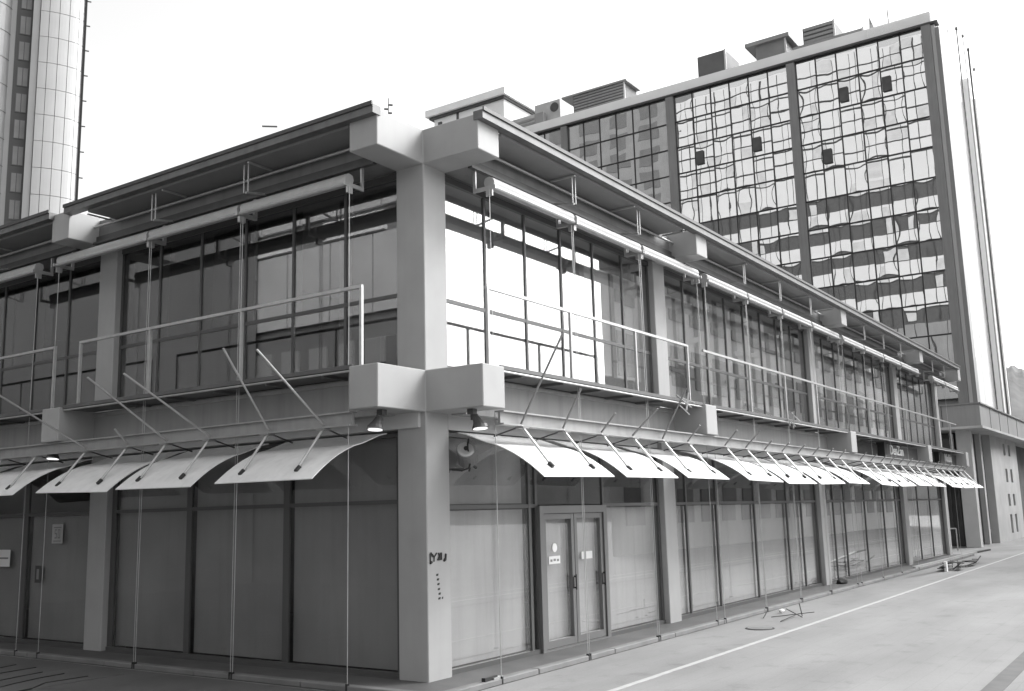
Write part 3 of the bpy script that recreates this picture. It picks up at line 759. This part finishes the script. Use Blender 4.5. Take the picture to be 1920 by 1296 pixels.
def unit(label, y0, y1, z0, z1, x0, depth, m, lou=True, group='plant boxes on the hotel roof'):
    t = thing('rooftop_unit', label, 'roof plant', (x0 + depth / 2, (y0 + y1) / 2, z0), group)
    mk('housing', MB().box(x0, x0 + depth, y0, y1, z0, z1), m, t)
    if lou:
        n = 7
        for k in range(n): mk('slat', MB().box(x0 - .1, x0 - .01, y0 + .1, y1 - .1, z0 + (z1 - z0) * (k + .2) / n, z0 + (z1 - z0) * (k + .8) / n), PODM, t)
    mk('edge', MB().box(x0 - .12, x0 - .0, y0 - .1, y0 + .08, z0, z1 + .05), HOTELL, t)
    return t
RD = mat('plant_dark', .10, .6, namt=.15, nscale=.6); RM = mat('plant_mid', .2, .6, namt=.15, nscale=.6)
unit('plain dark rooftop box furthest left of the three large ones', 26.3, 29.4, 46.2, 49.6, 82, 4, RD, False)
t = unit('wide flat topped rooftop box in the middle of the hotel roof', 19.9, 23.0, 46.2, 48.9, 82, 4, RM, False)
mk('lid', MB().box(81.6, 86.5, 19.4, 24.0, 48.9, 49.3), PODM, t)
unit('tall slatted rooftop box nearest the hotel corner', 15.0, 18.1, 46.2, 49.3, 82, 4, RD)
t = unit('long slatted rooftop box at the left part of the hotel roof', 38.2, 44.8, 46.9, 49.3, 82, 3, RD)
mk('lid', MB().box(81.7, 85.2, 37.8, 46.2, 49.3, 49.5), PODM, t)
t = tag(mk('roof_wedge', MB().prism([(84, 10.9), (84.3, 10.9), (84.3, 12.0), (84, 12.0)], 45.4, 46.4), PODM), 'slim pointed grey fin on the hotel roof beside the antenna', 'roof fin')
me = t.data
tri = MB().add([(84, 10.9, 45.5), (84, 12.3, 45.5), (84, 12.1, 49.6), (84.15, 10.9, 45.5), (84.15, 12.3, 45.5), (84.15, 12.1, 49.6)], [(0, 2, 1), (3, 4, 5), (0, 1, 4, 3), (1, 2, 5, 4), (2, 0, 3, 5)])
me.clear_geometry(); me.from_pydata(tri.v, [], tri.f)
t = thing('rooftop_antenna', 'thin antenna rod near the corner of the hotel roof', 'antenna', (82, 9.9, 45.4))
mk('rod', MB().ring([(82, 9.9, 45.4), (82, 9.95, 48.9)], .05, 6), DSTEEL, t); mk('base', MB().box(81.8, 82.2, 9.7, 10.1, 45.4, 45.7), DSTEEL, t)
unit('low grey rooftop wall beside the tall slatted box', 12.2, 19.0, 46.0, 47.4, 81.5, .5, PODM, False)
# stacked lattice plant at the left end of the roof
t = thing('lattice_plant', 'stacked lattice plant boxes with a round fan at the left end of the hotel roof', 'roof plant', (88, 54, 45.4))
mk('lower_box', MB().box(88, 91, 53.0, 57.6, 45.0, 51.6), STONE, t); mk('upper_box', MB().box(88.5, 91.5, 50.5, 54.2, 48, 52.9), STONE, t)
mk('side_box', MB().box(87.4, 88, 52.3, 53.6, 49.2, 51.3), PODM, t)
for k in range(8):
    mk('slat', MB().box(87.9, 87.99, 53.1, 57.5, 47 + k * .55, 47.25 + k * .55), PODM, t)
mb = MB(); mb.ring([(88.42, 51.3, 52.0), (88.5, 51.3, 52.0)], .6, 16); mk('fan', mb, DSTEEL, t)

# podium
mk('podium_band', MB().box(43.5, 79.5, -.5, 14, 6.1, 7.2), PODM, H)
mk('podium_cap', MB().box(43.42, 79.6, -.58, 14.1, 7.2, 7.27), HOTELM, H)
mk('podium_sill', MB().box(43.44, 79.5, -.56, 14.1, 5.98, 6.1), STONE, H)
for y in (1.3, 3.6, 5.9): mk('podium_joint', MB().box(43.485, 43.502, y, y + .03, 6.12, 7.19), LINE, H)
for x in (46.5, 49.5, 52.5, 56): mk('podium_joint', MB().box(x, x + .03, -.515, -.498, 6.12, 7.19), LINE, H)
mk('podium_column', MB().box(44.6, 45.25, .26, .95, 0, 5.98), STONE, H)
mk('podium_wall', MB().box(46.3, 46.6, .96, 14, 0, 5.97), ROOMD, H)
mk('podium_slab', MB().box(44.5, 46.3, 1.0, 14, 3.9, 4.3), PODM, H)
for k in range(3): mk('small_window', MB().box(46.2, 46.31, 1.5 + k * 1.0, 2.3 + k * 1.0, 4.5, 5.7), TOWERD, H)
for k in range(4): mk('window_bar', MB().box(46.1, 46.29, 1.35 + k * 1.0, 1.45 + k * 1.0, 4.4, 5.9), RAIL, H)
for k in range(8): mk('gate_bar', MB().box(46.1, 46.16, 1.3 + k * .45, 1.38 + k * .45, .1, 3.8), DSTEEL, H)
mk('dark_glazing', MB().box(45.26, 50.2, .72, .8, .15, 5.98), TOWERD, H)
mk('pier', MB().box(48.5, 49.0, .45, .71, 0, 5.98), STONE, H); mk('pier', MB().box(50.2, 53.6, .2, .6, 0, 5.98), STONE, H)
mk('poster_strip', MB().box(46.4, 47.3, .66, .715, 1.3, 1.9), RAIL, H); mk('poster_strip', MB().box(46.2, 47.0, .66, .715, 3.0, 4.4), PODM, H)
pw = MB()
def slot_wall():
    xs = [53.6, 54.7, 55.5, 56.6, 57.4, 60.0]; zs = [0, .4, 1.5, 2.0, 2.7, 3.4, 4.2, 5.0, 5.7, 5.98]
    for i in range(5):
        for j in range(9):
            if i in (1, 3) and j in (1, 3, 5, 7): continue
            pw.box(xs[i], xs[i + 1], .2, .5, zs[j], zs[j + 1])
slot_wall(); mk('slotted_wall', pw, STONE, H); mk('slot_back', MB().box(53.65, 59.9, .52, .6, .05, 5.9), PODM, H)
mk('podium_wall', MB().box(60.1, 79, .8, 1.2, 0, 5.98), ROOMD, H)
t = thing('hand_rail', 'pale tubular handrail in front of the dark gate past the building end', 'railing', (41, .6, 0))
mb = MB(); mb.ring([(41, .7, 0), (41, .7, 1.05)], .03); mb.ring([(41, .7, 1.05), (40.8, 1.9, 1.05)], .03); mb.ring([(40.8, 1.9, 0), (40.8, 1.9, 1.05)], .03); mk('tube', mb, RAIL, t)

t = thing('roof_antenna', 'small thin antenna with short crossbars standing on the corner building roof', 'antenna', (3, 3.33, 8.06))
mk('rod', MB().ring([(3, 3.33, 8.06), (3, 3.33, 10.56)], .009, 6), DSTEEL, t)
for z, a in ((10.42, .06), (10.33, -.06), (10.25, .05)): mk('crossbar', MB().bar((3, 3.33, z), (3 + a, 3.33 - a, z), .03, .03), DSTEEL, t)
t = thing('roof_light_mast', 'thin pale mast on the corner building roof with two dark lamp arms', 'lamp', (3.5, 6.9, 8.06))
mk('pole', MB().ring([(3.5, 6.9, 8.06), (3.5, 6.9, 11.0)], .010, 6), WHITE, t)
mk('arm', MB().bar((3.2, 7.25, 11.02), (3.42, 7.0, 11.02), .06, .02), DSTEEL, t); mk('arm', MB().bar((3.6, 6.8, 10.99), (3.75, 6.65, 10.94), .04, .015), DSTEEL, t)
# ================================================================== WHITE BUILDING BEHIND
t = thing('white_building', 'white rendered block with a flat overhanging roof rising behind the corner building', 'building', (92, 61, 0))
mk('wall', MB().box(92, 104, 61.3, 73.2, 0, 57.0), WHITEW, t)
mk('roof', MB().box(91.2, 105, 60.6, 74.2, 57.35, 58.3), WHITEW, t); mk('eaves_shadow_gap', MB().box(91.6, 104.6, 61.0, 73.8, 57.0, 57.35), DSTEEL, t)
mk('downpipe', MB().box(91.85, 92.0, 68.9, 69.2, 40, 57), DSTEEL, t); mk('vent', MB().box(91.8, 91.99, 71.8, 72.4, 55.6, 56.4), DSTEEL, t)

# ================================================================== TOWER AT THE LEFT
def tower():
    ctr = Vector((-11.05, -9.05, 0)); dist = 117.0
    az = R_(60.55); rd = Vector((math.cos(az), math.sin(az), 0)); rt = Vector((math.sin(az), -math.cos(az), 0))
    O = ctr + rd * dist
    T = thing('curved_tower', 'tall tower of white curved panels beside a dark column of windows', 'building', O)
    def P(u, w, z): return O + rt * (u * .882 + 1.05) - rd * w + Vector((0, 0, z))   # u right, w towards the viewer
    def tb(u0, u1, w0, w1, z0, z1, mb=None):
        mb = mb or MB(); t = MB().box(u0, u1, w0, w1, z0, z1).mapped(lambda a, b, c: P(a, b, c)); mb.add(t.v, t.f); return mb
    mk('shaft', tb(-12, 2.9, -14, -1.2, 0, 74), TOWERG, T)
    # convex white panel wall, five columns of panels
    us = [-2.25, -1.2, .0, 1.2, 2.35, 3.05]
    wf = lambda u: -.55 * ((u + .6) / 3.0) ** 2 - .25 * max(0, (u - 1.8)) ** 2
    rz = [i * 3.12 + 1.0 for i in range(24)]
    for r in range(23):
        for i in range(5):
            a, b = us[i] + .03, us[i + 1] - .03
            if r < 9: continue
            k = 3; vs = []
            for j in range(k + 1):
                u = a + (b - a) * j / k
                vs += [P(u, wf(u), rz[r] + .03), P(u, wf(u), rz[r + 1] - .03), P(u, wf(u) - .3, rz[r] + .03), P(u, wf(u) - .3, rz[r + 1] - .03)]
            fs = []
            for j in range(k):
                o = j * 4; fs += [(o, o + 4, o + 5, o + 1), (o + 2, o + 3, o + 7, o + 6), (o + 1, o + 5, o + 7, o + 3), (o, o + 2, o + 6, o + 4)]
            fs += [(0, 1, 3, 2), (4 * k, 4 * k + 2, 4 * k + 3, 4 * k + 1)]
            mk('white_panel', MB().add(vs, fs), TOWERP, T, origin=P(a, 0, rz[r]), key='tp%d' % i)
        if r >= 9: mk('sun_clip', tb(3.2, 3.75, -2.0, -1.9, rz[r] - .1, rz[r] + .02), DSTEEL, T)
    mb = MB()
    for i in range(5): tb(us[i] - .02, us[i + 1] + .02, wf((us[i] + us[i + 1]) / 2) - .62, wf((us[i] + us[i + 1]) / 2) - .31, 0, 73.2, mb)
    mk('panel_back', mb, TOWERB, T)
    mk('edge_strip', tb(3.06, 3.26, -2.6, -.95, 0, 73.5), BLACK, T)
    mk('light_fin', tb(-3.1, -2.3, -.9, -.25, 0, 74), TOWERG, T)
    # dark window strip
    mk('window_strip', tb(-5.0, -3.11, -1.6, -1.15, 0, 74), TOWERB, T)
    for r in range(9, 23):
        w = mk('window', tb(-4.6, -3.25, -1.14, -1.08, rz[r] + .25, rz[r + 1] - .55), FRAME, T)
        for k in range(2): mk('pane', tb(-4.5 + k * .62, -3.97 + k * .62, -1.08, -1.06, rz[r] + .35, rz[r + 1] - .65), RM, w)
    # grey rounded wing at the far left
    mb = MB(); poly = []
    for k in range(13):
        a = R_(-10 + 120 * k / 12); poly.append((-8.6 + 3.6 * math.cos(a), -3.5 + 4.2 * math.sin(a)))
    poly += [(-12, .3), (-12, -6)]
    mb.prism(poly, 0, 74); mb.mapped(lambda a, b, c: P(a, b, c)); mk('rounded_wing', mb, HOTELM, T)
    for r in range(9, 23):
        jb = MB()
        for k in range(12):
            a0 = R_(-10 + 120 * k / 12); a1 = R_(-10 + 120 * (k + 1) / 12)
            p = [(-8.6 + 3.62 * math.cos(a), -3.5 + 4.22 * math.sin(a)) for a in (a0, a1)]
            jb.bar(P(p[0][0], p[0][1], rz[r]), P(p[1][0], p[1][1], rz[r]), .05, .05)
        mk('joint', jb, TOWERB, T)
tower()

# ================================================================== BUILDINGS ACROSS THE STREETS (mirrored in the glass) AND AN ADDED SKY BLOCKER
t = thing('office_slab', 'tall pale gridded office slab across the lane, seen only mirrored in glass', 'building', (-36, 50, 0))
mk('wall', MB().box(-52, -36.2, 18, 84, 0, 98), DSTEEL, t)
pm = MB(); z = 38.0
for k in range(5): pm.box(-36.2, -35.98, 18, 84, z + 3.4, z + 6.4); z += 6.4
while z < 97: pm.box(-36.2, -35.98, 18, 84, z, z + 2.8); z += 3.2
mk('white_band', pm, TOWERP, t)
jm = MB(); y = 18.0
while y < 84: jm.box(-35.99, -35.95, y, y + .17, 38, 98); y += 2.2
mk('vertical_joint', jm, LINE, t)
gm = MB(); qq = random.Random(33)
for i in range(30):
    for j in range(19):
        if qq.random() < .16: gm.box(-35.985, -35.975, 18.2 + i * 2.2, 20.15 + i * 2.2, 38.2 + j * 3.2, 40.7 + j * 3.2)
mk('drawn_blind', gm, STONE, t)
lm = MB()
for i in range(20): lm.box(-36.2, -36.0, 18.2 + i * 3.2, 21.2 + i * 3.2, 2, 37.5)
mk('wall_panel', lm, HOTELM, t)
t = thing('dark_slab', 'dark slab block behind the gridded office slab, seen only mirrored in glass', 'building', (-36, 105, 0))
mk('wall', MB().box(-52, -37, 84.5, 150, 0, 110), HOTELM, t)
wm = MB()
for i in range(7):
    for j in range(12): wm.box(-37.01, -36.9, 88 + i * 8.5, 93 + i * 8.5, 40 + j * 5.6, 43.6 + j * 5.6)
mk('window', wm, RD, t)
t = thing('lane_block', 'grey panelled block facing the shaded side across the lane, seen only mirrored in glass', 'building', (-14, 30, 0))
mk('wall', MB().box(-32, -14.2, -3, 5, 0, 13.2), HOTELM, t); mk('wall', MB().box(-32, -14.2, 5.01, 62, 0, 19), HOTELM, t); mk('roof', MB().box(-32.4, -13.6, 4.6, 62.4, 19, 19.5), HOTELM, t)  # taller stretch raised to hold sky light off the shaded facade
lm = MB()
for i in range(27): lm.box(-14.2, -14.05, 3.1 + i * 2.2, 5.22 + i * 2.2, 9.4, 12.3); lm.box(-14.2, -14.05, 5.3 + i * 2.1, 7.3 + i * 2.1, 13.3, 17)
for i in range(27): lm.box(-14.2, -14.05, 3.1 + i * 2.2, 5.22 + i * 2.2, 5.4, 6.0)
mk('wall_panel', lm, ROOM, t)
wm = MB()
for i in range(40): wm.box(-14.19, -14.1, 3.4 + i * 1.45, 4.3 + i * 1.45, 7.6, 8.5)
mk('window', wm, TOWERG, t)
sky_bits = MB()
for a_, b_ in ((13.5, 16.6), (18.2, 20.5), (21.2, 24.6), (26.5, 28)): sky_bits.box(-14.2, -14.0, a_, b_, 12.4, 13.1)  # white strips standing in for patches of sky mirrored in the upper panes
mk('white_panel', sky_bits, WHITEW, t)
t = thing('lane_sky_blocker', 'unseen grey block added to keep low sky light out of the lane', 'building', (-7, 28, 0))
mk('wall', MB().box(-13.9, -1.5, 20, 40, 0, 22), HOTELM, t); mk('roof', MB().box(-13.9, -1.2, 19.7, 40.3, 22, 22.4), DSTEEL, t)  # added out of view to screen the shaded facade from low sky
t = thing('wedge_block', 'mid grey wedge shaped block across the street, seen only mirrored in glass', 'building', (60, -20, 0))
mk('wall', MB().prism([(34, -15.5), (96, -15.5), (96, -49)], 0, 17.5), WHITEW, t)
wm = MB()
for i in range(18):
    for j in range(4): wm.box(35.5 + i * 3.3, 37.6 + i * 3.3, -15.49, -15.40, 1.5 + j * 4, 3.9 + j * 4)
mk('window', wm, BEAM, t)
